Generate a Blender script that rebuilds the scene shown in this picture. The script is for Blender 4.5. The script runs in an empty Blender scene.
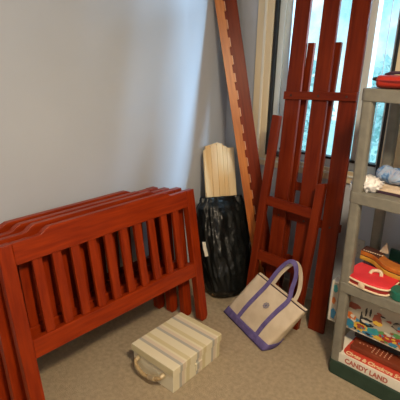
import bpy, bmesh, math, random
from mathutils import Vector, Matrix, noise
random.seed(7)
S = bpy.context.scene
COL = S.collection
PI = math.pi

# ------------------------------------------------------------------ camera
cam_d = bpy.data.cameras.new('camera'); cam = bpy.data.objects.new('camera', cam_d); COL.objects.link(cam)
cam_d.sensor_width = 36; cam_d.lens = 412.724 / 400 * 36; cam_d.clip_start = .02
R3 = Matrix(((0.7304246, -0.2342294, 0.6415734), (0.6828152, 0.2289792, -0.6937809), (0.0155969, 0.9448307, 0.3271874)))
CAMP = Vector((1.83394, -2.23591, 1.5))
cam.matrix_world = Matrix.Translation(CAMP) @ R3.to_4x4()
S.camera = cam
S.view_settings.view_transform = 'Standard'; S.view_settings.look = 'None'
S.view_settings.gamma = 1; S.view_settings.use_curve_mapping = False
S.view_settings.exposure = 0.0
S.cycles.use_denoising = True
S.cycles.max_bounces = 8

# ------------------------------------------------------------------ sky
W = bpy.data.worlds.new('sky'); S.world = W; W.use_nodes = True
nt = W.node_tree; bg = nt.nodes['Background']
tc = nt.nodes.new('ShaderNodeTexCoord'); nz = nt.nodes.new('ShaderNodeTexNoise')
nz.inputs['Scale'].default_value = 9; nz.inputs['Detail'].default_value = 6; nz.inputs['Roughness'].default_value = .6
cr = nt.nodes.new('ShaderNodeValToRGB')
cr.color_ramp.elements[0].position = .42; cr.color_ramp.elements[0].color = (.33, .70, .86, 1)
cr.color_ramp.elements[1].position = .66; cr.color_ramp.elements[1].color = (.85, .98, 1, 1)
nt.links.new(tc.outputs['Generated'], nz.inputs['Vector']); nt.links.new(nz.outputs['Fac'], cr.inputs['Fac'])
nt.links.new(cr.outputs['Color'], bg.inputs['Color']); bg.inputs['Strength'].default_value = 1.6

# ------------------------------------------------------------------ lights
def area(name, loc, target, sx, sy, power, color):
    d = bpy.data.lights.new(name, 'AREA'); d.shape = 'RECTANGLE'; d.size = sx; d.size_y = sy
    d.energy = power; d.color = color
    o = bpy.data.objects.new(name, d); COL.objects.link(o); o.location = loc
    o.rotation_euler = (Vector(target) - Vector(loc)).to_track_quat('-Z', 'Y').to_euler()
    return o
# ceiling lamp, added cool fill from behind the camera (no window there), daylight at the visible window
area('ceiling_lamp_light', (2.1, -1.75, 2.36), (2.0, -1.7, 0), .35, .35, 66, (1.0, .80, .56))
area('rear_fill', (1.3, -3.72, 1.5), (0.1, -1.7, 1.6), 1.0, 1.2, 10, (.80, .88, 1.0))  # unseen fill light, added to soften the shade
area('outdoor_daylight', (2.25, 1.25, 1.95), (0.2, -.55, 1.1), .8, .8, 160, (.50, .74, 1.0))

# ------------------------------------------------------------------ materials
def mat(name, color=(.5, .5, .5), rough=.5, metal=0, spec=.5, coat=0, emit=None):
    m = bpy.data.materials.new(name); m.use_nodes = True
    b = m.node_tree.nodes['Principled BSDF']
    b.inputs['Base Color'].default_value = (*color, 1); b.inputs['Roughness'].default_value = rough
    b.inputs['Metallic'].default_value = metal; b.inputs['Specular IOR Level'].default_value = spec
    b.inputs['Coat Weight'].default_value = coat; b.inputs['Coat Roughness'].default_value = .3
    return m
def noisy(name, c1, c2, scale=8, rough=.5, stretch=(1, 1, 1), bump=0, bscale=None, detail=5, lo=.35, hi=.65, spec=.5, coat=0, bdist=.01):
    m = mat(name, c1, rough, spec=spec, coat=coat); t = m.node_tree; b = t.nodes['Principled BSDF']
    tc = t.nodes.new('ShaderNodeTexCoord'); mp = t.nodes.new('ShaderNodeMapping'); mp.inputs['Scale'].default_value = stretch
    n = t.nodes.new('ShaderNodeTexNoise'); n.inputs['Scale'].default_value = scale; n.inputs['Detail'].default_value = detail
    r = t.nodes.new('ShaderNodeValToRGB')
    r.color_ramp.elements[0].position = lo; r.color_ramp.elements[0].color = (*c1, 1)
    r.color_ramp.elements[1].position = hi; r.color_ramp.elements[1].color = (*c2, 1)
    t.links.new(tc.outputs['Object'], mp.inputs['Vector']); t.links.new(mp.outputs['Vector'], n.inputs['Vector'])
    t.links.new(n.outputs['Fac'], r.inputs['Fac']); t.links.new(r.outputs['Color'], b.inputs['Base Color'])
    if bump:
        n2 = t.nodes.new('ShaderNodeTexNoise'); n2.inputs['Scale'].default_value = bscale or scale * 4; n2.inputs['Detail'].default_value = 6
        t.links.new(mp.outputs['Vector'], n2.inputs['Vector'])
        bp = t.nodes.new('ShaderNodeBump'); bp.inputs['Strength'].default_value = bump; bp.inputs['Distance'].default_value = bdist
        t.links.new(n2.outputs['Fac'], bp.inputs['Height']); t.links.new(bp.outputs['Normal'], b.inputs['Normal'])
    return m
def stripes(name, axis, period, stops, rough=.6, offset=0):
    """bands of colour along one object axis; stops = [(pos, colour)...] constant-interpolated"""
    m = mat(name, stops[0][1], rough); t = m.node_tree; b = t.nodes['Principled BSDF']
    tc = t.nodes.new('ShaderNodeTexCoord'); sp = t.nodes.new('ShaderNodeSeparateXYZ')
    a = t.nodes.new('ShaderNodeMath'); a.operation = 'ADD'; a.inputs[1].default_value = offset
    d = t.nodes.new('ShaderNodeMath'); d.operation = 'DIVIDE'; d.inputs[1].default_value = period
    f = t.nodes.new('ShaderNodeMath'); f.operation = 'FRACT'
    r = t.nodes.new('ShaderNodeValToRGB'); r.color_ramp.interpolation = 'CONSTANT'
    while len(r.color_ramp.elements) < len(stops): r.color_ramp.elements.new(.99)
    for e, (p, c) in zip(r.color_ramp.elements, stops): e.position = p; e.color = (*c, 1)
    t.links.new(tc.outputs['Object'], sp.inputs[0]); t.links.new(sp.outputs[axis], a.inputs[0]); t.links.new(a.outputs[0], d.inputs[0])
    t.links.new(d.outputs[0], f.inputs[0]); t.links.new(f.outputs[0], r.inputs['Fac']); t.links.new(r.outputs['Color'], b.inputs['Base Color'])
    return m

M = {}
M['wall'] = noisy('wall_paint', (.49, .525, .585), (.51, .545, .605), 3, .7, bump=.15, bscale=160, bdist=.002, spec=.2)
M['ceil'] = mat('ceiling_paint', (.75, .74, .71), .9)
M['carpet'] = noisy('carpet', (.58, .455, .30), (.74, .60, .405), 45, .95, bump=1.0, bscale=260, detail=8, lo=.3, hi=.7, spec=.1, bdist=.02)
M['trim'] = noisy('casing_paint', (.74, .62, .41), (.78, .66, .45), 20, .5, stretch=(1, 1, .2))
M['trim_highlight'] = mat('casing_highlight', (.80, .78, .68), .4)  # highlight along the casing ridge put into a paler colour
M['base'] = mat('baseboard_paint', (.62, .58, .48), .5)
M['vinyl'] = mat('window_vinyl', (.70, .80, .83), .4)
M['gasket'] = mat('black_gasket', (.012, .014, .016), .5)
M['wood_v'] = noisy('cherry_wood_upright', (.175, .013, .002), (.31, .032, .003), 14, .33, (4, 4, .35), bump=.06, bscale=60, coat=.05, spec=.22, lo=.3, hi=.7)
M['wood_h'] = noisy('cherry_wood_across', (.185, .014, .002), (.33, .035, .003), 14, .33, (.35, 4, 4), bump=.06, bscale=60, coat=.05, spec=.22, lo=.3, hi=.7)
M['dark_v'] = noisy('shaded_cherry_upright', (.115, .011, .003), (.205, .026, .005), 12, .38, (4, 4, .3), bump=.05, bscale=60, coat=.0, spec=.18, lo=.3, hi=.7)  # same finish as the cherry, dimmer light put into a darker tone
M['dark_h'] = noisy('shaded_cherry_across', (.115, .011, .003), (.195, .024, .005), 12, .38, (.3, 4, 4), bump=.05, bscale=60, coat=.0, spec=.18, lo=.3, hi=.7)  # cross-grain twin, its weaker light likewise in the colour
M['orange'] = noisy('orange_stained_wood', (.36, .085, .010), (.56, .165, .024), 16, .38, (4, 4, .25), bump=.05, bscale=60, lo=.3, hi=.7)
M['rawend'] = mat('unstained_notch_wood', (.62, .36, .22), .6)
M['pine'] = noisy('pine', (.80, .54, .25), (.92, .69, .38), 9, .55, (6, 6, .35), bump=.05, bscale=40, lo=.3, hi=.7)
M['pine2'] = noisy('pine_pale', (.86, .63, .34), (.95, .75, .47), 9, .55, (6, 6, .35), bump=.05, bscale=40, lo=.3, hi=.7)
M['brass'] = mat('bolt_brass', (.55, .40, .22), .35, 1)
M['screw'] = mat('dark_screw', (.03, .015, .01), .5)
M['blackbag'] = noisy('black_polythene', (.004, .005, .005), (.009, .010, .009), 6, .30, bump=.9, bscale=14, spec=.38, bdist=.02)
M['canvas'] = noisy('natural_canvas', (.64, .53, .38), (.74, .63, .48), 12, .85, bump=.3, bscale=200, spec=.1, bdist=.003)
M['purple'] = noisy('purple_webbing', (.13, .10, .27), (.18, .145, .35), 30, .8, bump=.3, bscale=200, spec=.1, bdist=.003)
M['bagin'] = mat('canvas_lining', (.50, .42, .31), .9)
M['thread'] = mat('grey_blue_thread', (.20, .20, .31), .8)
CR = (.72, .66, .48); YL = (.61, .535, .32); BL = (.42, .41, .36); PK = (.66, .56, .43)
st = [(0, YL), (.10, CR), (.50, BL), (.64, PK), (.80, CR), (.90, YL)]
M['stripe'] = stripes('striped_fabric', 1, .119, st, .7, 0.012)
M['tan'] = noisy('ribbed_tan_cord', (.36, .25, .12), (.48, .35, .18), 60, .7, (1, 1, 1), bump=.4, bscale=200)
M['ferrule'] = mat('handle_ferrule', (.66, .55, .36), .35, .6)
M['shelf'] = noisy('taupe_plastic', (.175, .165, .135), (.215, .205, .165), 25, .45, bump=.1, bscale=200)
M['green'] = noisy('dark_green_plastic', (.016, .042, .028), (.024, .056, .038), 20, .45)
M['red'] = noisy('red_fabric', (.62, .020, .030), (.75, .035, .045), 10, .55)
M['darkred'] = mat('dark_red_gusset', (.30, .016, .014), .6)
M['cream'] = mat('cream_piping', (.74, .58, .40), .5)
M['gloss_red'] = noisy('glossy_red', (.30, .010, .008), (.48, .03, .014), 8, .3, coat=.2)
M['black'] = mat('black_plastic', (.012, .010, .012), .4)
M['brown_strap'] = mat('brown_band', (.085, .022, .008), .55)
M['gold'] = noisy('golden_band', (.50, .24, .025), (.68, .38, .05), 20, .5)
M['orange_band'] = noisy('orange_brown_band', (.42, .11, .012), (.58, .19, .02), 20, .5)
M['darkpurple'] = mat('dark_plum_cloth', (.045, .018, .035), .7)
M['forest'] = mat('forest_green_card', (.010, .060, .035), .5)
M['teal'] = mat('teal_green_plastic', (.010, .13, .09), .35)
M['white'] = noisy('white_card', (.70, .66, .56), (.78, .74, .64), 10, .6)
M['boxred'] = noisy('printed_red', (.50, .045, .022), (.58, .06, .03), 10, .5)
M['board'] = noisy('red_brown_board', (.155, .030, .012), (.22, .045, .017), 12, .45)
M['peg'] = mat('peg_holes', (.62, .34, .22), .5)
M['textcream'] = mat('cream_print', (.80, .62, .36), .6)
M['textpink'] = mat('salmon_print', (.46, .13, .09), .6)
M['gap_dark'] = mat('gap_dark_card', (.028, .026, .026), .7)  # shade of the gap given as a dark card colour
M['paper'] = noisy('kraft_paper', (.60, .44, .28), (.78, .62, .46), 12, .7, bump=.5, bscale=25)
M['tissue'] = noisy('pale_tissue', (.76, .70, .66), (.90, .88, .86), 10, .6, bump=.6, bscale=25)
M['plastic_white'] = noisy('white_film', (.62, .74, .86), (.86, .90, .94), 14, .3)
M['leaf'] = noisy('washed_out_foliage', (.50, .80, .78), (.90, .98, .98), 3, .6)  # overexposed outdoor glare painted into the leaf colour
M['bark'] = mat('bark', (.12, .10, .08), .9)
M['grass'] = noisy('lawn', (.62, .88, .88), (.80, .97, .97), 1, .9)  # lawn bleached in its colour to stand for outdoor glare
M['brass_warm'] = mat('lamp_rim', (.6, .5, .3), .3, 1)

def tie_dye():
    m = mat('blue_tie_dye', (.2, .35, .6), .8); t = m.node_tree; b = t.nodes['Principled BSDF']
    tc = t.nodes.new('ShaderNodeTexCoord'); n = t.nodes.new('ShaderNodeTexNoise'); n.inputs['Scale'].default_value = 22
    n.inputs['Detail'].default_value = 2; n.inputs['Distortion'].default_value = 2.2
    r = t.nodes.new('ShaderNodeValToRGB'); e = r.color_ramp.elements
    e[0].position = .33; e[0].color = (.03, .10, .28, 1); e[1].position = .62; e[1].color = (.32, .44, .60, 1)
    k = e.new(.46); k.color = (.16, .30, .52, 1); k = e.new(.52); k.color = (.36, .36, .46, 1)
    t.links.new(tc.outputs['Object'], n.inputs['Vector']); t.links.new(n.outputs['Fac'], r.inputs['Fac']); t.links.new(r.outputs['Color'], b.inputs['Base Color'])
    return m
M['tiedye'] = tie_dye()
def glass():
    m = bpy.data.materials.new('pane_glass'); m.use_nodes = True; t = m.node_tree; t.nodes.clear()
    o = t.nodes.new('ShaderNodeOutputMaterial'); mx = t.nodes.new('ShaderNodeMixShader'); tr = t.nodes.new('ShaderNodeBsdfTransparent')
    gl = t.nodes.new('ShaderNodeBsdfGlossy'); gl.inputs['Roughness'].default_value = .03; tr.inputs['Color'].default_value = (.93, .98, .99, 1)
    mx.inputs[0].default_value = .06
    t.links.new(tr.outputs[0], mx.inputs[1]); t.links.new(gl.outputs[0], mx.inputs[2]); t.links.new(mx.outputs[0], o.inputs[0]); return m
M['glass'] = glass()
def screen():
    m = bpy.data.materials.new('insect_screen'); m.use_nodes = True; t = m.node_tree; t.nodes.clear()
    o = t.nodes.new('ShaderNodeOutputMaterial'); mx = t.nodes.new('ShaderNodeMixShader'); tr = t.nodes.new('ShaderNodeBsdfTransparent')
    gl = t.nodes.new('ShaderNodeBsdfDiffuse'); gl.inputs['Color'].default_value = (.55, .62, .64, 1)
    mx.inputs[0].default_value = .3
    t.links.new(tr.outputs[0], mx.inputs[1]); t.links.new(gl.outputs[0], mx.inputs[2]); t.links.new(mx.outputs[0], o.inputs[0]); return m

# ------------------------------------------------------------------ mesh helpers
def box(bm, x0, x1, y0, y1, z0, z1, mx=None):
    vs = [bm.verts.new(Vector((x, y, z)) if mx is None else mx @ Vector((x, y, z))) for x in (x0, x1) for y in (y0, y1) for z in (z0, z1)]
    for f in ((0, 1, 3, 2), (4, 6, 7, 5), (0, 4, 5, 1), (2, 3, 7, 6), (0, 2, 6, 4), (1, 5, 7, 3)):
        bm.faces.new([vs[i] for i in f])
def prism(bm, pts, y0, y1, fn=lambda a, y, b: Vector((a, y, b))):
    """polygon in (x,z), extruded along y"""
    a = [bm.verts.new(fn(p[0], y0, p[1])) for p in pts]; b = [bm.verts.new(fn(p[0], y1, p[1])) for p in pts]
    bm.faces.new(a); bm.faces.new(b[::-1]); n = len(pts)
    for i in range(n): bm.faces.new((a[i], b[i], b[(i + 1) % n], a[(i + 1) % n]))
def tube(bm, pts, r, seg=10, caps=True, flat=None, up=Vector((0, 0, 1))):
    pts = [Vector(p) for p in pts]; rings = []
    for i, p in enumerate(pts):
        d = (pts[min(i + 1, len(pts) - 1)] - pts[max(i - 1, 0)]).normalized()
        s = d.cross(up)
        if s.length < 1e-4: s = d.cross(Vector((1, 0, 0)))
        s.normalize(); u = s.cross(d)
        rr = r[i] if isinstance(r, (list, tuple)) else r
        ra, rb = (rr, rr) if flat is None else flat
        rings.append([bm.verts.new(p + s * ra * math.cos(2 * PI * k / seg) + u * rb * math.sin(2 * PI * k / seg)) for k in range(seg)])
    for a, b in zip(rings, rings[1:]):
        for k in range(seg): bm.faces.new((a[k], a[(k + 1) % seg], b[(k + 1) % seg], b[k]))
    if caps: bm.faces.new(rings[0][::-1]); bm.faces.new(rings[-1])
def smooth(pts, n=6):
    """Catmull-Rom through pts"""
    P = [Vector(p) for p in pts]; P = [2 * P[0] - P[1]] + P + [2 * P[-1] - P[-2]]; out = []
    for i in range(1, len(P) - 2):
        for k in range(n):
            t = k / n; a, b, c, d = P[i - 1:i + 3]
            out.append(.5 * ((2 * b) + (c - a) * t + (2 * a - 5 * b + 4 * c - d) * t * t + (3 * b - a - 3 * c + d) * t ** 3))
    out.append(P[-2]); return out
def obj(name, bm, m, parent=None, bevel=0, seg=2, smooth_=False, mw=None, angle=35):
    bmesh.ops.recalc_face_normals(bm, faces=bm.faces[:])
    me = bpy.data.meshes.new(name); bm.to_mesh(me); bm.free()
    o = bpy.data.objects.new(name, me); COL.objects.link(o)
    for k in (m if isinstance(m, (list, tuple)) else [m]): me.materials.append(k)
    if smooth_: me.polygons.foreach_set('use_smooth', [True] * len(me.polygons))
    if bevel:
        b = o.modifiers.new('bevel', 'BEVEL'); b.width = bevel; b.segments = seg; b.limit_method = 'ANGLE'; b.angle_limit = math.radians(angle)
    if parent: o.parent = parent
    if mw is not None: o.matrix_world = mw
    return o
def tag(o, label, cat, group=None):
    o['label'] = label; o['category'] = cat
    if group: o['group'] = group
    return o
def thing(name, label, cat, mw=None, group=None):
    o = bpy.data.objects.new(name, None); COL.objects.link(o); o.empty_display_size = .05
    if mw is not None: o.matrix_world = mw
    return tag(o, label, cat, group)
def struct(name, bm, m, **k):
    o = obj(name, bm, m, **k)
    if k.get('parent') is None: o['kind'] = 'structure'
    return o
def B(*a, mx=None):
    bm = bmesh.new(); box(bm, *a, mx=mx); return bm
def frame_mw(origin, xax, yax, zax):
    return Matrix(((xax[0], yax[0], zax[0], origin[0]), (xax[1], yax[1], zax[1], origin[1]), (xax[2], yax[2], zax[2], origin[2]), (0, 0, 0, 1)))
def text_mesh(body, size, depth=.0006):
    c = bpy.data.curves.new('txt', 'FONT'); c.body = body; c.size = size; c.extrude = depth; c.align_x = 'LEFT'; c.offset = size * .035
    t = bpy.data.objects.new('txt', c); COL.objects.link(t)
    dg = bpy.context.evaluated_depsgraph_get(); me = bpy.data.meshes.new_from_object(t.evaluated_get(dg))
    bpy.data.objects.remove(t); bpy.data.curves.remove(c); return me
def text_obj(name, body, size, m, parent, mw, sx=1, bold=0):
    me = text_mesh(body, size)
    w = max(v.co.x for v in me.vertices)
    k = sx / w
    for v in me.vertices: v.co.x *= k
    me.materials.clear(); me.materials.append(m); me.name = name
    o = bpy.data.objects.new(name, me); COL.objects.link(o)
    o.parent = parent; o.matrix_parent_inverse = Matrix(); o.matrix_local = mw
    return o

# ------------------------------------------------------------------ room shell
RX, RY, RZ = 3.6, -3.8, 2.44
struct('floor', B(-.1, RX + .1, RY - .1, .1, -.08, 0), M['carpet'])
struct('ceiling', B(-.1, RX + .1, RY - .1, .1, RZ, RZ + .08), M['ceil'])
struct('wall_left', B(-.1, 0, RY, 0, 0, RZ), M['wall'])
struct('wall_right', B(RX, RX + .1, RY, 0, 0, RZ), M['wall'])
struct('wall_rear', B(-.1, RX + .1, RY - .1, RY, 0, RZ), M['wall'])
WX0, WX1, WZ0, WZ1 = .343, 1.078, .905, 2.10
bm = bmesh.new()
box(bm, -.1, WX0, 0, .1, 0, RZ); box(bm, WX1, RX + .1, 0, .1, 0, RZ); box(bm, WX0, WX1, 0, .1, 0, WZ0); box(bm, WX0, WX1, 0, .1, WZ1, RZ)
struct('wall_window_side', bm, M['wall'])
for n, a in (('baseboard_left', (0, .014, RY, 0, 0, .085)), ('baseboard_window_side', (.014, RX, -.014, 0, 0, .085)), ('baseboard_right', (RX - .014, RX, RY, -.014, 0, .085)), ('baseboard_rear', (.014, RX - .014, RY, RY + .014, 0, .085))):
    struct(n, B(*a), M['base'], bevel=.004)
ol = thing('wall_outlet', 'pale wall outlet plate low on the window wall, seen behind the shelf unit', 'outlet', Matrix.Translation((1.028, -.001, .462)))
obj('cover_plate', B(-.036, .036, -.007, 0, -.058, .058), M['base'], ol, bevel=.003)
for z in (-.024, .024):
    bm = bmesh.new(); slots = (-.008, .006)
    sk = obj('socket', B(-.016, .016, -.009, -.007, z - .014, z + .014), M['base'], ol, bevel=.002)
    for x in slots: obj('slot', B(x, x + .002, -.0095, -.009, z - .006, z + .006), M['black'], sk)

# window casing : flat boards with a raised inner bead, its highlight painted in paler
bm = bmesh.new()
def casing(bm, w0, w1, d):
    x0, x1, z0, z1 = WX0, WX1, WZ0, WZ1
    box(bm, x0 - w1, x0 - w0, -d, 0, z0 - w1 * .62, z1 + w1); box(bm, x1 + w0, x1 + w1, -d, 0, z0 - w1 * .62, z1 + w1)
    box(bm, x0 - w0, x1 + w0, -d, 0, z1 + w0, z1 + w1); box(bm, x0 - w0, x1 + w0, -d, 0, z0 - w1 * .62, z0 - w0 * .62)
casing(bm, .0, .114, .016)
win = struct('window_1', bm, M['trim'], bevel=.004)
bm = bmesh.new()
box(bm, WX0 - .060, WX0 - .042, -.024, -.014, WZ0 - .035, WZ1 + .05); box(bm, WX1 + .042, WX1 + .060, -.024, -.014, WZ0 - .035, WZ1 + .05)
box(bm, WX0 - .060, WX1 + .060, -.024, -.014, WZ0 - .035, WZ0 - .022); box(bm, WX0 - .060, WX1 + .060, -.024, -.014, WZ1 + .042, WZ1 + .06)
obj('window_bead', bm, M['trim_highlight'], win, bevel=.003)
bm = bmesh.new()   # black gasket ring
t_ = .020
box(bm, WX0, WX0 + t_, -.004, .09, WZ0, WZ1); box(bm, WX1 - t_, WX1, -.004, .09, WZ0, WZ1); box(bm, WX0 + t_, WX1 - t_, -.002, .09, WZ1 - t_, WZ1)
obj('window_gasket', bm, M['gasket'], win)
bm = bmesh.new()   # vinyl frame and sash
for i, (w0, w1, y0, y1) in enumerate(((.020, .058, .02, .09), (.058, .098, .035, .08))):
    box(bm, WX0 + w0, WX0 + w1, y0, y1, WZ0, WZ1 - w0)
    box(bm, WX0 + w1, WX1 - .02, y0, y1, WZ1 - w1, WZ1 - w0)
box(bm, WX1 - .036, WX1 - .020, .02, .09, WZ0, WZ1 - .058)
box(bm, WX0 + .058, WX1 - .036, .02, .09, WZ0, WZ0 + .042)
obj('window_frame', bm, M['vinyl'], win, bevel=.002)
obj('window_lower_gasket', B(WX0 + .09, WX1 - .03, .015, .06, WZ0 + .042, WZ0 + .056), M['gasket'], win)
obj('window_pane', B(WX0 + .098, WX1 - .036, .055, .060, WZ0 + .056, WZ1 - .098), M['glass'], win)
bm = bmesh.new(); box(bm, .415, .455, -.012, .03, WZ0 + .004, WZ0 + .03); tube(bm, smooth([(.425, -.015, .925), (.44, -.03, .935), (.47, -.035, .925), (.49, -.03, .922)]), .006, 8)
obj('window_crank', bm, M['black'], win, bevel=.003)
obj('window_mullion', B(.897, .936, .03, .085, WZ0 + .042, WZ1 - .058), M['vinyl'], win, bevel=.002)
obj('window_cord', B(.996, .999, .045, .048, WZ0 + .056, WZ1 - .098), M['vinyl'], win)

# ------------------------------------------------------------------ outdoors: lawn and trees seen through the pane
g = obj('lawn', B(-14, 16, .3, 30, -3.3, -3.2), M['grass']); g['kind'] = 'structure'
def tree(x, y, h, r, label):
    t = thing('garden_tree', label, 'tree', Matrix.Translation((x, y, -3.2)), 'trees outside the window')
    bm = bmesh.new(); tube(bm, [(0, 0, 0), (.05, 0, h * .5), (0, .05, h * .9)], [.16, .12, .05], 10); obj('trunk', bm, M['bark'], t, smooth_=True)
    bm = bmesh.new(); rnd = random.Random(int(x * 97 + y))
    for i in range(2600):
        th = rnd.uniform(0, 2 * PI); ph = math.acos(rnd.uniform(-1, 1)); rr = r * rnd.uniform(.45, 1)
        p = Vector((rr * math.sin(ph) * math.cos(th), rr * math.sin(ph) * math.sin(th), h * .62 + 1.1 * rr * math.cos(ph)))
        a = Vector((rnd.uniform(-1, 1), rnd.uniform(-1, 1), rnd.uniform(-1, 1))).normalized(); b = a.orthogonal().normalized(); s = rnd.uniform(.07, .13)
        vs = [bm.verts.new(p + a * s * 1.4), bm.verts.new(p + b * s * .6), bm.verts.new(p - a * s * 1.4), bm.verts.new(p - b * s * .6 + a.cross(b) * s * .2)]
        bm.faces.new(vs)
    obj('foliage', bm, M['leaf'], t)
    return t
tree(-4.2, 7.0, 5.4, 1.5, 'leafy tree outside, painted pale as if overexposed, behind the left strip of the window')
tree(-1.4, 9.5, 5.6, 1.6, 'leafy tree outside, painted pale as if overexposed, behind the right strip of the window beside the shelf unit')

# ------------------------------------------------------------------ slatted headboards leaning on the left wall
HBW, HBH = 1.087, .807
def make_headboard():
    root = thing('slatted_headboard', '', 'headboard')
    T = .045
    for s0 in (0, HBW - .06):
        bm = bmesh.new(); prism(bm, [(s0 + .014, 0), (s0 + .052, 0), (s0 + .06, .018), (s0 + .06, HBH + .002), (s0, HBH + .002), (s0, .024)], -T, 0)      # clipped foot
        obj('post', bm, M['wood_v'], root, bevel=.004)
    # arched top rail with stepped ends
    z0, ze, zm = .715, HBH + .002, HBH + .028
    def top(s):
        e = min(s, HBW - s); k = min(max((e - .17) / .05, 0), 1); k = k * k * (3 - 2 * k); return ze + (zm - ze) * k
    n = 48; pts = [(.06, z0), (HBW - .06, z0)] + [(s, top(s)) for s in [HBW - .06 - (HBW - .12) * i / n for i in range(n + 1)]]
    bm = bmesh.new(); prism(bm, pts, -.037, -.003); obj('top_rail', bm, M['wood_h'], root, bevel=.003)
    obj('lower_rail', B(.06, HBW - .06, -.037, -.003, .294, .380), M['wood_h'], root, bevel=.003)
    ns = 10
    for k in range(ns):
        c = .06 + (HBW - .12) * (k + 1) / (ns + 1)
        obj('slat', B(c - .021, c + .021, -.030, -.010, .380, z0), M['wood_v'], root, bevel=.002)
    return root
def copy_tree(o, parent=None):
    c = o.copy(); COL.objects.link(c)
    if parent:
        c.parent = parent; c.matrix_parent_inverse = o.matrix_parent_inverse.copy(); c.matrix_local = o.matrix_local.copy()
    for ch in list(o.children): copy_tree(ch, c)
    return c
spots = [((.432, -.629), .167, .990, 'cherry red slatted headboard at the front of the stack, its slats fully in view'),
         ((.330, -.662), .120, .985, 'cherry slatted headboard second from the front of the stack on the left wall'),
         ((.236, -.692), .090, .970, 'cherry slatted headboard third from the front, between the second and the wall one'),
         ((.150, -.722), .062, .965, 'cherry slatted headboard rearmost in the stack, nearest the left wall')]
hb0 = make_headboard(); hbs = [hb0] + [copy_tree(hb0) for _ in spots[1:]]
for o, ((x, y), l, hk, lab) in zip(hbs, spots):
    a = Vector((0, -1, 0)); b = Vector((-math.sin(l), 0, math.cos(l)))
    o.matrix_world = frame_mw((x, y, .046 * math.sin(l)), a, b.cross(a), b * hk); o['label'] = lab; o['group'] = 'slatted headboards leaning on the left wall'
# two bolt heads on the end post of the second board
for z in (.44, .50):
    bm = bmesh.new(); bmesh.ops.create_cone(bm, cap_ends=True, segments=14, radius1=.006, radius2=.005, depth=.006)
    for v in bm.verts: v.co = Vector((HBW + .002 + v.co.z, -.022 + v.co.x, z + v.co.y))
    o = obj('bolt', bm, M['brass'], hbs[1]); o['label'] = 'small brass bolt head'

# ------------------------------------------------------------------ long notched bed rail in the corner
F = Vector((.532, -.142, .004)); T = Vector((.037, -.128, 1.93)); ax = (T - F).normalized()
xr = Vector((.73, .68, 0)); xr = (xr - ax * xr.dot(ax)).normalized()
L = (T - F).length
rail = thing('bed_side_rail', 'long bed side rail leaning in the corner, orange notched ledger on a dark red board', 'bed rail', frame_mw(F, xr, ax.cross(xr), ax))
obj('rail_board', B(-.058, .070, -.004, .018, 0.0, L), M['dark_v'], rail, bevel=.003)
pts = [(-.064, .03)]; pts.append((-.017, .03)); z = .03; out = True
while z < L - .08:
    z2 = min(z + (.055 if out else .05), L - .03)
    x = -.008 if out else -.017
    pts += [(x, z), (x, z2)]; z = z2; out = not out
pts += [(-.017, L - .03), (-.064, L - .03)]
clean = [pts[0]]
for p in pts[1:]:
    if p != clean[-1]: clean.append(p)
bm = bmesh.new(); prism(bm, clean, -.028, -.004); o = obj('notched_ledger', bm, M['orange'], rail); o['label'] = 'orange stained ledger strip with a row of notches'
z = .03; out = True     # pale unstained faces of the teeth
while z < L - .08:
    z2 = min(z + (.055 if out else .05), L - .03)
    if out: obj('notch_face', B(-.008, -.0055, -.027, -.0045, z + .002, z2 - .002), M['rawend'], rail)
    z = z2; out = not out

# ------------------------------------------------------------------ tall three-slat side panel in front of the window
def lean_frame(fx, fy, yaw, lean, roll, z=0):
    a = Vector((-math.cos(yaw), -math.sin(yaw), 0)); b = Vector((-math.sin(yaw) * math.sin(lean), math.cos(yaw) * math.sin(lean), math.cos(lean)))
    A = a * math.cos(roll) + b * math.sin(roll); Bv = -a * math.sin(roll) + b * math.cos(roll)
    return frame_mw((fx, fy, z), A, Bv.cross(A), Bv)       # local x to the left, z up the board, y towards the room... see below
mwp = lean_frame(1.009, -.288, -.015, .131, -.048, .004)
panel = thing('three_slat_bed_panel', 'tall panel of three wide dark red slats with screwed cross battens, leaning before the window', 'bed panel', mwp)
yin = 1 if (mwp.to_3x3() @ Vector((0, 1, 0))).y < 0 else -1    # sign of local y that faces the room
def yb(a, b): return (min(yin * a, yin * b), max(yin * a, yin * b))
PH = 1.90
for s0, s1, zl in ((0, .097, 0), (.162, .254, .008), (.330, .424, .016)):
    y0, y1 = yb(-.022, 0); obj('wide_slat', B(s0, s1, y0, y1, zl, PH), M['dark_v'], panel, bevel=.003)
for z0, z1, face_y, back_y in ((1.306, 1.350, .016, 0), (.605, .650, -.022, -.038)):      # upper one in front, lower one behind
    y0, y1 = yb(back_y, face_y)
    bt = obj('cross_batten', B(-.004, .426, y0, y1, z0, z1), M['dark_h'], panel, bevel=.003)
    for s in (.048, .208, .377):
        bm = bmesh.new(); bmesh.ops.create_cone(bm, cap_ends=True, segments=12, radius1=.006, radius2=.006, depth=.004)
        for v in bm.verts: v.co = Vector((s + v.co.x, yin * max(face_y, .0005) + v.co.z, (z0 + z1) / 2 + v.co.y))
        obj('screw', bm, M['screw'], bt)

# narrow two-post ladder section behind the slats
mwn = lean_frame(.812, -.200, 0, .098, -.010, .004)
nar = thing('narrow_bed_ladder', 'narrow dark red two-post section standing behind the wide slats, tops below the slat ends', 'bed ladder', mwn)
y0, y1 = yb(-.022, 0)
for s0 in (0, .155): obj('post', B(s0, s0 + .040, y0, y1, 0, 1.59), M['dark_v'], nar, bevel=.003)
for z0 in (.30, .76): obj('rung', B(.040, .155, y0 * .8, y1 - .002 if yin > 0 else y1 * .8, z0, z0 + .05), M['dark_h'], nar, bevel=.003)

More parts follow.
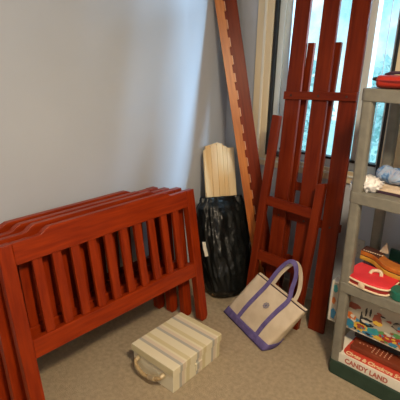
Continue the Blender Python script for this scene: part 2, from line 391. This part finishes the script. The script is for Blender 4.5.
# ------------------------------------------------------------------ short ladder leaning in front, left post taller
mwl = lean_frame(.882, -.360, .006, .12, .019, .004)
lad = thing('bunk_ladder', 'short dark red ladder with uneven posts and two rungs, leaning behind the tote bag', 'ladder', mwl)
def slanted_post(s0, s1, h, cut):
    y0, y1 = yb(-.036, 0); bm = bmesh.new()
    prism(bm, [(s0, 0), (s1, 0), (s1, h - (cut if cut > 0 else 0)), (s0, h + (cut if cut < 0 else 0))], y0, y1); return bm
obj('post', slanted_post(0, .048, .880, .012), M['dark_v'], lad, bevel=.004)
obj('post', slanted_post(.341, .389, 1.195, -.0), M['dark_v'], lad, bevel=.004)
for z0, z1 in ((.672, .728), (.322, .385)):
    y0, y1 = yb(-.030, -.004); obj('rung', B(.048, .341, y0, y1, z0, z1), M['dark_h'], lad, bevel=.003)

# ------------------------------------------------------------------ pine slats standing in a black plastic bag
dvec = Vector((.30, .954, 0)); 
top_mid = Vector((.090, -.178, .935)); foot_mid = Vector((.335, -.330, .012)); pax = (top_mid - foot_mid).normalized()
dv = (dvec - pax * dvec.dot(pax)).normalized(); nrm = pax.cross(dv).normalized()
if nrm.x < 0: nrm = -nrm
PL = (top_mid - foot_mid).length
pl_specs = [(-0.118, -0.064, -0.012, 'leftmost pale pine slat in the bundle, its top corner cut lower', 0, 'pine'),
            (-0.063, -0.018, 0.02, 'pine slat second from the left of the bundle in the black bag', 0, 'pine2'),
            (-0.017, 0.026, 0.028, 'middle pine slat of the bundle in the black bag, standing tallest', 0, 'pine'),
            (0.027, 0.058, 0.01, 'narrow pine slat right of the middle one in the black bag', 0, 'pine'),
            (0.059, 0.118, 0, 'rightmost wide pale pine slat of the bundle, partly behind the bed rail', 0, 'pine2'),
            (-0.09, 0.078, 0.016, 'wide pine board at the back of the bundle, just showing above the front slats', -.022, 'pine')]
for i, (a, b, dz, lab, back, mk) in enumerate(pl_specs):
    mw = frame_mw(foot_mid + nrm * back + dv * (a + b) / 2, dv, pax.cross(dv), pax)
    # local y = pax x dv ; thickness both ways
    hw = (b - a) / 2 - .0006; h = PL + dz; th = .008
    bm = bmesh.new()
    if i == 0: p = [(-hw, 0), (hw, 0), (hw, h + .012), (-hw + .006, h), (-hw, h - .012)]
    elif i == 5: p = [(-hw, 0), (hw, 0), (hw, h - .012), (.01, h + .022), (-hw, h - .004)]
    else: p = [(-hw, 0), (hw, 0), (hw, h - .003), (hw - .004, h), (-hw + .004, h), (-hw, h - .003)]
    prism(bm, p, -th, th)
    o = obj('pine_slat', bm, M[mk], None, bevel=.0015, mw=mw); tag(o, lab, 'wooden slat', 'pine slats in the black bag')
# the bag
def bag_ring(t):
    keys = [(0, .105, .085, .00), (.04, .128, .105, .0), (.15, .150, .110, 0), (.33, .165, .100, -.004), (.48, .163, .085, -.006), (.55, .160, .068, -.006), (.595, .140, .046, 0), (.618, .132, .042, 0)]
    for k0, k1 in zip(keys, keys[1:]):
        if t <= k1[0]: break
    u = (t - k0[0]) / (k1[0] - k0[0]); u = max(0, min(1, u)); u = u * u * (3 - 2 * u)
    return [k0[i] + (k1[i] - k0[i]) * u for i in (1, 2, 3)]
bm = bmesh.new(); rings = []; NR, NS = 70, 96
for i in range(NR):
    t = .618 * i / (NR - 1); a, b, off = bag_ring(t)
    c = foot_mid + pax * (t / math.cos(.3)) * 1.0 + dv * off; c.z = max(c.z, 0)
    ring = []
    for k in range(NS):
        th = 2 * PI * k / NS
        ca, sa = math.cos(th), math.sin(th)
        ce = math.copysign(abs(ca) ** .8, ca); se = math.copysign(abs(sa) ** .8, sa)
        p = c + dv * a * ce + nrm * b * se
        q = Vector((ca * 1.6, sa * 1.6, t * 2.2))
        fold = 1 - abs(noise.noise(q * 2.0 + Vector((3, 1, 7)))) * 2.2
        fold2 = 1 - abs(noise.noise(Vector((ca * 5 + t * 5, sa * 5, t * 3.5)) + Vector((9, 2, 1)))) * 2
        d = .012 * fold + .011 * fold2
        if t > .52: d += .010 * math.sin(th * 11 + t * 20) * (t - .52) / .1
        p += (dv * ca + nrm * sa) * d * (1 if t > .02 else .4)
        p.z = max(p.z, .004 + .006 * abs(noise.noise(q * 3)) if i else .003)
        p.x = max(p.x, .02); p.y = min(p.y, -.02)
        ring.append(bm.verts.new(p))
    rings.append(ring)
for a, b in zip(rings, rings[1:]):
    for k in range(NS): bm.faces.new((a[k], a[(k + 1) % NS], b[(k + 1) % NS], b[k]))
bm.faces.new(rings[0][::-1])
bagT = thing('black_plastic_bag', 'shiny crumpled black plastic bag wrapped round the pine slats in the corner', 'plastic bag', Matrix.Translation(foot_mid))
def rebase(o, root):
    o.parent = root; o.matrix_parent_inverse = root.matrix_world.inverted()
bag = obj('bag_film', bm, M['blackbag'], None, smooth_=True)
bpy.context.view_layer.update(); rebase(bag, bagT)
sol = bag.modifiers.new('solid', 'SOLIDIFY'); sol.thickness = .0015; sol.offset = -1
bm = bmesh.new()
tube(bm, smooth([(.245, -.475, .40), (.262, -.486, .372), (.275, -.488, .345), (.285, -.490, .318)]), [.004 if i in (0, 18) else .014 for i in range(19)], 10, flat=(.013, .004), up=nrm)
tg = obj('paper_tag', bm, M['white'], None, smooth_=True); rebase(tg, bagT); tg['label'] = 'small whitish tag on the side of the bag'

# ------------------------------------------------------------------ canvas tote bag
BLc, BRc = Vector((.458, -.512, .006)), Vector((.838, -.645, .006)); TLc, TRc = Vector((.624, -.412, .300)), Vector((1.010, -.545, .288))
tote = thing('canvas_tote_bag', 'cream canvas tote bag with purple base and handles, slumped against the short ladder', 'tote bag', Matrix.Translation(BLc))
fn = (BRc - BLc).cross(TLc - BLc).normalized()
if fn.y > 0: fn = -fn            # fn points to the room
def face(u, w, d=0, dep=0):
    """u along, w up the front face (0..1), d outwards, dep = 0 front 1 back"""
    p = BLc.lerp(BRc, u).lerp(TLc.lerp(TRc, u), w)
    # base depth pushes the back wall away from the room, closing towards the mouth
    back = Vector((.035, .115, 0)) * (1 - w) + Vector((.004, .022, -.002)) * w
    p = p + back * dep
    p = p + fn * d
    if dep == 0: p = p + fn * (.014 * math.sin(PI * u) * math.sin(PI * min(w * 1.1, 1)) + .004 * noise.noise(Vector((u * 5, w * 5, 2))))
    p.z = max(p.z, .003); return p
def sheet_box(bm, u0, u1, w0, w1, d, nu=24, nw=16, closed_top=False, grow=0):
    """closed shell round front, right, back, left between w0 and w1"""
    loops = []
    for j in range(nw + 1):
        w = w0 + (w1 - w0) * j / nw; lp = []
        for i in range(nu): lp.append(face(i / nu, w, d))
        for i in range(6): lp.append(face(1, w, d).lerp(face(1, w, -d, 1), i / 6) + (BRc - BLc).normalized() * (grow + .012 * math.sin(PI * i / 6) * (1 - w)))
        for i in range(nu): lp.append(face(1 - i / nu, w, -d, 1))
        for i in range(6): lp.append(face(0, w, -d, 1).lerp(face(0, w, d), i / 6) - (BRc - BLc).normalized() * (grow))
        loops.append([bm.verts.new(p) for p in lp])
    n = len(loops[0])
    for a, b in zip(loops, loops[1:]):
        for k in range(n): bm.faces.new((a[k], a[(k + 1) % n], b[(k + 1) % n], b[k]))
    return loops
bm = bmesh.new(); lp = sheet_box(bm, 0, 1, 0, 1, 0); bm.faces.new(lp[0][::-1])
body = obj('bag_body', bm, M['canvas'], None, smooth_=True); rebase(body, tote)
sol = body.modifiers.new('solid', 'SOLIDIFY'); sol.thickness = .003; sol.offset = -1
bm = bmesh.new(); sheet_box(bm, 0, 1, 0.0, .155, .003, nw=4, grow=.003)
o = obj('base_band', bm, M['purple'], None, smooth_=True); rebase(o, tote); o['label'] = 'purple canvas base band'
sol = o.modifiers.new('solid', 'SOLIDIFY'); sol.thickness = .002; sol.offset = 1
bm = bmesh.new(); sheet_box(bm, 0, 1, .985, 1.005, .002, nw=1, grow=.002)
o = obj('mouth_binding', bm, M['darkpurple'], None); rebase(o, tote)
def ribbon(path, width, th, m, name, side=None):
    """flat webbing along path; side = list of width directions"""
    bm = bmesh.new(); P = path; rows = []
    for i, p in enumerate(P):
        d = (P[min(i + 1, len(P) - 1)] - P[max(i - 1, 0)]).normalized(); nn = side[i] if side else fn
        s = d.cross(nn).normalized() * width / 2; nn = s.cross(d).normalized() * th
        rows.append([bm.verts.new(p - s - nn), bm.verts.new(p + s - nn), bm.verts.new(p + s + nn), bm.verts.new(p - s + nn)])
    for a, b in zip(rows, rows[1:]):
        for k in range(4):
            f = bm.faces.new((a[k], a[(k + 1) % 4], b[(k + 1) % 4], b[k]))
    bm.faces.new(rows[0][::-1]); bm.faces.new(rows[-1])
    return bm
us = (.305, .735)
loop = [Vector((.726, -.447, .300)), Vector((.765, -.418, .372)), Vector((.800, -.398, .425)), Vector((.832, -.395, .447)), Vector((.868, -.412, .440)), Vector((.890, -.440, .395)), Vector((.894, -.478, .335)), Vector((.886, -.510, .272))]
path = smooth([face(us[0], .15, .004), face(us[0] - .01, .4, .004), face(us[0] - .02, .7, .004), face(us[0] - .025, .95, .006)] + [p + fn * .008 for p in loop[1:-1]] +
              [face(us[1] - .015, .97, .008), face(us[1] - .01, .7, .004), face(us[1], .4, .004), face(us[1] + .02, .15, .004)], 8)
# webbing twists so its flat side turns towards the left at the top of the loop
n_ = len(path); sides = []
for i in range(n_):
    t = i / (n_ - 1); k = max(0, 1 - abs(t - .48) / .2)
    sides.append((fn * (1 - .75 * k) + Vector((-.5, -.2, .9)) * .75 * k).normalized())
o = obj('handle', ribbon(path, .027, .0018, M['purple'], 'handle', sides), M['purple'], None); rebase(o, tote); o['label'] = 'purple webbing handle at the front'
bk = [Vector((.012, .05, -.01))] * 1
path2 = smooth([face(us[0], .82, 0, 1), face(us[0], 1.0, 0, 1), Vector((.770, -.400, .355)), Vector((.815, -.375, .418)), Vector((.850, -.370, .428)), Vector((.893, -.405, .395)), Vector((.915, -.445, .330)), face(us[1] + .02, 1.0, 0, 1), face(us[1] + .02, .82, 0, 1)], 8)
o = obj('handle', ribbon(path2, .025, .0018, M['canvas'], 'handle'), M['canvas'], None); rebase(o, tote); o['label'] = 'rear webbing handle, cream side showing'
# small embroidered monogram in the middle of the front
bm = bmesh.new(); cu, cw = .535, .66
for k in range(4):
    an = k * PI / 4; 
    a = face(cu + .050 * math.cos(an), cw + .062 * math.sin(an), .0035); b = face(cu - .050 * math.cos(an), cw - .062 * math.sin(an), .0035)
    tube(bm, [a, a.lerp(b, .5) + fn * .001, b], .0015, 6)
ring = [face(cu + .040 * math.cos(x), cw + .050 * math.sin(x), .0035) for x in [2 * PI * i / 16 for i in range(17)]]
tube(bm, ring, .0013, 6)
o = obj('monogram', bm, M['thread'], None); rebase(o, tote); o['label'] = 'small grey blue embroidered emblem'

# ------------------------------------------------------------------ striped keepsake box
mwb = Matrix.Translation((.424, -1.200, 0)) @ Matrix.Rotation(math.radians(2.5), 4, 'Z')
kb = thing('striped_storage_box', 'small cream striped lidded box with a tan handle standing on the carpet', 'box', mwb)
bw, bl, bh = .292, .362, .140
obj('box_body', B(.006, bw - .006, .006, bl - .006, .001, bh - .035), M['stripe'], kb, bevel=.003)
bm = bmesh.new(); box(bm, 0, bw, 0, bl, bh - .042, bh); obj('lid', bm, M['stripe'], kb, bevel=.003)
hp = smooth([(.050, -.004, .082), (.052, -.020, .080), (.070, -.028, .055), (.125, -.032, .040), (.185, -.028, .052), (.222, -.020, .070), (.226, -.004, .078)], 7)
bm = bmesh.new(); tube(bm, hp, [.0095 + .0014 * math.sin(i * 2.2) for i in range(len(hp))], 10); obj('handle', bm, M['tan'], kb, smooth_=True)
for p, q in (((.050, .002, .083), (.051, -.020, .081)), ((.227, .002, .080), (.224, -.020, .073)), ((.155, -.031, .0455), (.195, -.027, .0560))):
    bm = bmesh.new(); tube(bm, [p, Vector(p).lerp(Vector(q), .5), q], .0125, 12); obj('ferrule', bm, M['ferrule'], kb, bevel=.002)
bm = bmesh.new(); box(bm, bw - .007, bw + .002, bl / 2 - .025, bl / 2 + .025, .035, .075); obj('label_holder', bm, M['stripe'], kb, bevel=.002)

# ------------------------------------------------------------------ taupe plastic shelf unit
SX, SY = 1.161, -.535; RACK = .018      # the unit leans a little to the left
def sx(z): return -.012 - RACK * z
SWd, SDp = .91, .385
su = thing('plastic_shelf_unit', 'taupe plastic four-tier shelf unit with a dark green bottom tier, standing right of the window', 'shelf unit', Matrix.Translation((SX, SY, 0)))
def tray(z0, z1, m, name, lab=None):
    bm = bmesh.new(); n = 5; r = .022
    pts = []
    for cx, cy, a0 in ((SWd - r, r, -90), (SWd - r, SDp - r, 0), (r, SDp - r, 90), (r, r, 180)):
        for i in range(n + 1):
            a = math.radians(a0 + 90 * i / n); pts.append((cx + r * math.cos(a), cy + r * math.sin(a)))
    va = [bm.verts.new((x - RACK * z0, y, z0)) for x, y in pts]; vb = [bm.verts.new((x - RACK * z1, y, z1)) for x, y in pts]
    bm.faces.new(va[::-1]); bm.faces.new(vb); k = len(pts)
    for i in range(k): bm.faces.new((va[i], va[(i + 1) % k], vb[(i + 1) % k], vb[i]))
    o = obj(name, bm, m, su, bevel=.004)
    if lab: o['label'] = lab
    return o
tiers = ((1.342, 1.392), (.908, .958), (.468, .518))
for z0, z1 in tiers: tray(z0, z1, M['shelf'], 'shelf')
tray(0, .082, M['green'], 'bottom_shelf', 'dark green bottom tier')
segs = ((.082, .468), (.518, .908), (.958, 1.342))
for x0, y0 in ((.004, .004), (SWd - .054, .004), (.004, SDp - .054), (SWd - .054, SDp - .054)):
    for z0, z1 in segs:
        bm = bmesh.new(); n = 6; r = .014; w = .048; pts = []
        for cx, cy, a0 in ((w - r, r, -90), (w - r, w - r, 0), (r, w - r, 90), (r, r, 180)):
            for i in range(n + 1):
                a = math.radians(a0 + 90 * i / n); pts.append((x0 + cx + r * math.cos(a), y0 + cy + r * math.sin(a)))
        va = [bm.verts.new((x - RACK * z0, y, z0)) for x, y in pts]; vb = [bm.verts.new((x - RACK * z1, y, z1)) for x, y in pts]
        k = len(pts); bm.faces.new(va[::-1]); bm.faces.new(vb)
        for i in range(k): bm.faces.new((va[i], va[(i + 1) % k], vb[(i + 1) % k], vb[i]))
        obj('shelf_post', bm, M['shelf'], su)

def rounded(w, d, r, n=6):
    pts = []
    for cx, cy, a0 in ((w - r, r, -90), (w - r, d - r, 0), (r, d - r, 90), (r, r, 180)):
        for i in range(n + 1):
            a = math.radians(a0 + 90 * i / n); pts.append((cx + r * math.cos(a), cy + r * math.sin(a)))
    return pts
def slab(bm, pts, z0, z1, mx=None):
    f = (lambda v: mx @ Vector(v)) if mx is not None else Vector
    va = [bm.verts.new(f((x, y, z0))) for x, y in pts]; vb = [bm.verts.new(f((x, y, z1))) for x, y in pts]
    k = len(pts); bm.faces.new(va[::-1]); bm.faces.new(vb)
    for i in range(k): bm.faces.new((va[i], va[(i + 1) % k], vb[(i + 1) % k], vb[i]))

# ---- bottom tier: board game box, wooden peg board, added dark support box, picture game box
gb = thing('board_game_box', 'white and red lettered board game box lying flat on the dark green bottom tier', 'board game', Matrix.Translation((1.1685, -.527, .083)))
obj('box_base', B(0, .40, 0, .27, 0, .053), M['white'], gb, bevel=.002)
bm = bmesh.new(); slab(bm, [(x + .045, y + .006) for x, y in rounded(.34, .25, .035)], .0532, .0545); o = obj('red_panel', bm, M['boxred'], gb); o['label'] = 'red printed panel with rounded corner'
text_obj('lettering', 'Chess & Checkers Set', .034, M['textcream'], gb, Matrix.Translation((.062, .013, .0555)), sx=.27)
text_obj('lettering', 'CANDY LAND', .036, M['textpink'], gb, Matrix.Translation((.070, -.0012, .013)) @ Matrix.Rotation(PI / 2, 4, 'X'), sx=.205)
obj('printed_corner_mark', B(.012, .026, -.001, 0, .014, .034), M['textpink'], gb)
pb = thing('wooden_peg_board', 'red-brown wooden board with rows of pale pegs lying on the board game box', 'game board', Matrix.Translation((1.2345, -.470, .1385)))
obj('board', B(0, .30, 0, .125, 0, .0285), M['board'], pb, bevel=.003)
rnd = random.Random(3)
for (gx, gy, nx, ny, sx_, sy_) in ((.030, .040, 4, 1, .018, 0), (.100, .014, 5, 4, .019, .014)):
    for i in range(nx):
        for j in range(ny):
            bm = bmesh.new(); bmesh.ops.create_cone(bm, cap_ends=True, segments=8, radius1=.0032, radius2=.0028, depth=.004)
            for v in bm.verts: v.co += Vector((gx + i * sx_, gy + j * sy_ + i * .0015, .0297))
            obj('peg', bm, M['peg'], pb)
db = obj('gap_support_box', B(0, .28, 0, .12, 0, .0665), M['gap_dark'], None, bevel=.003, mw=Matrix.Translation((1.2205, -.396, .1675))); 
tag(db, 'added support box under the picture box, coloured dark to stand for the shaded gap', 'box')  # invented support, its dark colour stands for shade in the gap
# picture game box standing upright
pcx, pcy, pcz = 1.092, -.452, .2345
pg = thing('picture_game_box', 'colourful cartoon picture game box standing upright behind the front shelf post', 'board game', Matrix.Translation((pcx, pcy, pcz)))
obj('box_body', B(0, .50, 0, .070, 0, .228), M['white'], pg, bevel=.002)
cols = {'red': (.42, .035, .03), 'blue': (.04, .24, .42), 'teal': (.04, .32, .34), 'yellow': (.72, .46, .06), 'orange': (.60, .16, .03), 'black': (.015, .015, .02), 'grey': (.25, .22, .18), 'white': (.66, .62, .52), 'green': (.10, .28, .08), 'brown': (.30, .075, .045), 'paper': (.42, .38, .30)}
PM = {k: mat('print_' + k, v, .45) for k, v in cols.items()}
obj('picture_ground', B(.012, .495, -.0012, 0, .008, .220), PM['paper'], pg)
def blob(cx, cz, rx, rz, m, seed, y, spike=.25, n=18):
    r = random.Random(seed); bm = bmesh.new(); pts = []
    for i in range(n):
        a = 2 * PI * i / n; k = 1 + spike * (r.random() - .5) * 2; pts.append((max(.012, cx + rx * k * math.cos(a)), max(.008, cz + rz * k * math.sin(a))))
    prism(bm, pts, y - .0006, y); return obj('printed_shape', bm, PM[m], pg)
art = [(.115, .135, .040, .016, 'brown'), (.110, .070, .034, .028, 'orange'), (.125, .080, .012, .010, 'white'), (.118, .040, .040, .026, 'blue'), (.022, .190, .012, .02, 'teal'), (.02, .12, .01, .02, 'orange'), (.025, .05, .014, .03, 'blue'),
       (.165, .085, .006, .036, 'black'), (.195, .092, .028, .007, 'black'), (.185, .130, .005, .022, 'black'), (.205, .135, .005, .022, 'black'), (.190, .065, .030, .012, 'black'), (.190, .078, .022, .008, 'white'),
       (.175, .040, .040, .022, 'yellow'), (.170, .044, .018, .012, 'red'), (.235, .045, .042, .018, 'teal'), (.240, .115, .023, .030, 'brown'), (.245, .095, .020, .012, 'yellow'), (.262, .140, .012, .004, 'black'),
       (.215, .022, .030, .012, 'blue'), (.260, .022, .030, .010, 'yellow'), (.285, .055, .034, .013, 'green'), (.310, .042, .040, .018, 'red'), (.300, .060, .012, .008, 'white'), (.325, .020, .020, .010, 'blue'), (.340, .075, .030, .010, 'green'),
       (.335, .120, .032, .022, 'black'), (.335, .120, .026, .016, 'grey'), (.343, .116, .010, .012, 'blue'), (.372, .055, .024, .030, 'blue'), (.38, .03, .03, .016, 'orange'), (.42, .08, .03, .05, 'teal'), (.45, .05, .03, .03, 'red')]
for i, (cx, cz, rx, rz, m) in enumerate(art): blob(cx, cz, rx, rz, m, i * 13 + 5, -.0012 - i * .00012)

rnd = random.Random(21); keys = list(PM)
for i in range(46):
    cx = rnd.uniform(.09, .40); cz = rnd.uniform(.014, .075 if i < 34 else .20); 
    blob(cx, cz, rnd.uniform(.004, .013), rnd.uniform(.003, .009), rnd.choice(['red', 'blue', 'teal', 'yellow', 'orange', 'black', 'white', 'green', 'brown']), i + 300, -.0052 - i * .00006, .5, 8)

# ---- third tier: red case, wavy bundle, cards
rc = thing('red_carrying_case', 'bright red case with cream piping, round clasp and handle on the third tier', 'case', Matrix.Translation((1.1546, -.530, .520)) @ Matrix.Rotation(math.radians(-6), 4, 'Z') @ Matrix.Translation((.004, .004, 0)) @ Matrix.Scale(.96, 4))
pts = [(.005, .175), (.002, .05), (.012, .022), (.045, .006), (.11, .0), (.175, .006), (.210, .022), (.222, .05), (.215, .175)]
pts = [(p.x, p.y) for p in smooth([(x, y, 0) for x, y in pts], 5)]
bm = bmesh.new(); slab(bm, [(.11 + (x - .11) * .985, .085 + (y - .085) * .985) for x, y in pts], .004, .032); o = obj('gusset', bm, M['darkred'], rc)
bm = bmesh.new(); slab(bm, pts, .032, .046); obj('case_top', bm, M['red'], rc, bevel=.006, seg=3)
for z in (.006, .033):
    bm = bmesh.new(); tube(bm, [(x, y, z) for x, y in pts], .0048, 8); obj('piping', bm, M['cream'], rc, smooth_=True)
bm = bmesh.new(); bmesh.ops.create_uvsphere(bm, u_segments=16, v_segments=8, radius=1)
for v in bm.verts: v.co = Vector((.108 + v.co.x * .017, -.001 + v.co.y * .006, .020 + v.co.z * .017))
obj('clasp', bm, M['cream'], rc, smooth_=True)
bm = bmesh.new(); hp = smooth([(.098, .092, .046), (.100, .112, .054), (.118, .124, .058), (.138, .120, .057), (.148, .104, .046)], 6); tube(bm, hp, .0085, 10); obj('handle', bm, M['cream'], rc, smooth_=True)

# wavy striped bundle lying behind / over the case
wb = thing('striped_bundle', 'folded brown and gold striped bundle lying across the back of the red case', 'bundle', Matrix.Translation((1.1636, -.335, .534)))
def wave(u, lift): return .020 + lift + .020 * math.exp(-((u - .20) / .10) ** 2) * 0 + (-.020 / (1 + math.exp(-(u - .13) * 40)))
for i, (mk, z0, z1, inset) in enumerate((('gold', .030, .050, 0), ('brown_strap', .050, .054, .004), ('orange_band', .054, .074, .002), ('brown_strap', .074, .080, .005))):
    bm = bmesh.new(); n = 40 if i < 3 else 10; rows = []
    for j in range(n + 1):
        u = j / 40; x = .40 * u; dy = -.085 / (1 + math.exp(-(x - .105) * 45)); dz = -.000
        y0 = dy - .0 + inset; y1 = y0 + .075 - inset * 2
        rows.append([bm.verts.new((x, y0, z0 + dz)), bm.verts.new((x, y1, z0 + dz)), bm.verts.new((x, y1, z1 + dz)), bm.verts.new((x, y0, z1 + dz))])
    for a, b in zip(rows, rows[1:]):
        for k in range(4): bm.faces.new((a[k], a[(k + 1) % 4], b[(k + 1) % 4], b[k]))
    bm.faces.new(rows[0]); bm.faces.new(rows[-1][::-1])
    obj('band', bm, M[mk], wb, bevel=.003)
bm = bmesh.new()
for i in range(9): box(bm, .012 + i * .011, .018 + i * .011, .000, .006, .0805, .083)
obj('stitching', bm, M['cream'], wb)
dp = obj('plum_pouch', B(0, .14, 0, .12, 0, .042), M['darkpurple'], None, bevel=.008, seg=3, mw=Matrix.Translation((1.1836, -.338, .520))); tag(dp, 'dark plum flat pouch under the striped bundle behind the red case', 'pouch')
cp = bmesh.new(); prism(cp, [(0, 0), (.042, 0), (.034, .040), (.026, .052)], 0, .012); cp = obj('cream_card', cp, M['cream'], None, bevel=.001, mw=Matrix.Translation((1.2392, -.300, .6170))); tag(cp, 'small cream folded card standing on the striped bundle', 'card')
fo = obj('green_folder', B(0, .30, 0, .018, 0, .098), M['forest'], None, bevel=.003, mw=Matrix.Translation((1.2686, -.232, .521))); tag(fo, 'dark green folder standing behind the striped bundle', 'folder')
bm = bmesh.new(); tube(bm, [(0, 0, 0), (0, 0, .006), (0, 0, .036), (0, 0, .040)], [.040, .043, .043, .040], 28); tl = obj('teal_tin', bm, M['teal'], None, smooth_=False, bevel=.002, mw=Matrix.Translation((1.4137, -.485, .519))); tag(tl, 'teal green round tin at the right of the red case', 'tin')

# ---- second tier: kraft bag, white film, flat box, blue roll
fb = thing('flat_beige_box', 'flat beige box under the blue rolled cloth on the second tier', 'box', Matrix.Translation((1.2057, -.470, .959)))
obj('box_base', B(0, .34, 0, .22, 0, .012), M['darkpurple'], fb, bevel=.002); obj('lid', B(-.002, .342, -.002, .222, .012, .024), M['paper'], fb, bevel=.002)
def crumple(name, cx, cy, cz, rx, ry, rz, m, label, cat, seed, amp=.35, sub=4, power=1):
    bm = bmesh.new(); bmesh.ops.create_icosphere(bm, subdivisions=sub, radius=1)
    for v in bm.verts:
        n = v.co.normalized(); k = 1 - amp * abs(noise.noise(n * 2.6 + Vector((seed, 0, 0)))) * 2 + amp * .5 * noise.noise(n * 6 + Vector((0, seed, 0)))
        v.co = Vector((n.x * rx * k, n.y * ry * k, max(n.z * rz * k, -rz * .8)))
    return tag(obj(name, bm, m, None, smooth_=True, mw=Matrix.Translation((cx, cy, cz))), label, cat)
crumple('crumpled_tissue_paper', 1.1923, -.468, .989, .072, .050, .042, M['tissue'], 'crumpled pale tissue paper at the front left of the second tier', 'tissue paper', 2, .5)
crumple('white_plastic_wrap', 1.1544, -.500, .976, .024, .026, .022, M['plastic_white'], 'small bluish white plastic wrap beside the shelf post on the second tier', 'wrapping', 5, .45)
# rolled tie-dye cloth
bm = bmesh.new(); rings = []; n = 60
for i in range(n + 1):
    u = i / n; x = .34 * u; e = min(1, math.sqrt(max(0, 1 - (1 - min(u / .12, 1)) ** 2)) + .02) * min(1, math.sqrt(max(0, 1 - (1 - min((1 - u) / .12, 1)) ** 2)) + .02)
    ring = []
    for k in range(28):
        th = 2 * PI * k / 28; tw = math.sin(th * 3 + u * 38) * .06 + noise.noise(Vector((u * 9, math.cos(th) * 1.5, math.sin(th) * 1.5))) * .12
        r = e * (1 + tw); ring.append(bm.verts.new((x, .050 * r * math.cos(th), .036 * r * math.sin(th))))
    rings.append(ring)
for a, b in zip(rings, rings[1:]):
    for k in range(28): bm.faces.new((a[k], a[(k + 1) % 28], b[(k + 1) % 28], b[k]))
bm.faces.new(rings[0][::-1]); bm.faces.new(rings[-1])
tag(obj('rolled_cloth', bm, M['tiedye'], None, smooth_=True, mw=Matrix.Translation((1.1916, -.372, 1.021))), 'blue and white tie-dye rolled cloth on the second tier', 'cloth')

# ---- top: red glossy roll-up with black tip
rt = thing('red_toy_case', 'glossy red zipped case with a black tip lying on the top shelf', 'case', Matrix.Translation((1.1679, -.455, 1.393)))
bm = bmesh.new(); rings = []; n = 40
for i in range(n + 1):
    u = i / n; x = .27 * u; e = (1 - (1 - min(u / .10, 1)) ** 2) ** .5 if u < .1 else 1
    e = max(e, .25) * (1 if u < .92 else max(.3, math.cos((u - .92) / .08 * 1.3)))
    rings.append([bm.verts.new((x, .055 * e * math.copysign(abs(math.cos(2 * PI * k / 24)) ** .7, math.cos(2 * PI * k / 24)), .026 + .026 * (.7 + .3 * e) * math.copysign(abs(math.sin(2 * PI * k / 24)) ** .7, math.sin(2 * PI * k / 24)) * (1 + .08 * noise.noise(Vector((u * 8, k, 0)))))) for k in range(24)])
for a, b in zip(rings, rings[1:]):
    for k in range(24): bm.faces.new((a[k], a[(k + 1) % 24], b[(k + 1) % 24], b[k]))
bm.faces.new(rings[0][::-1]); bm.faces.new(rings[-1])
obj('case_body', bm, M['gloss_red'], rt, smooth_=True)
bm = bmesh.new(); tube(bm, [(-.020, -.01, .034), (-.008, -.008, .034), (.01, -.006, .034)], [.005, .008, .009], 10); obj('zip_pull', bm, M['black'], rt, smooth_=True)
bm = bmesh.new(); tube(bm, smooth([(.01, -.05, .030), (.06, -.060, .031), (.15, -.061, .031), (.26, -.055, .030)], 6), .003, 8); obj('seam', bm, M['darkred'], rt, smooth_=True)
bm = bmesh.new(); tube(bm, smooth([(.03, -.01, .052), (.06, -.015, .060), (.12, -.01, .061), (.17, -.01, .054)], 6), .006, 8); obj('carry_strap', bm, M['darkpurple'], rt, smooth_=True)
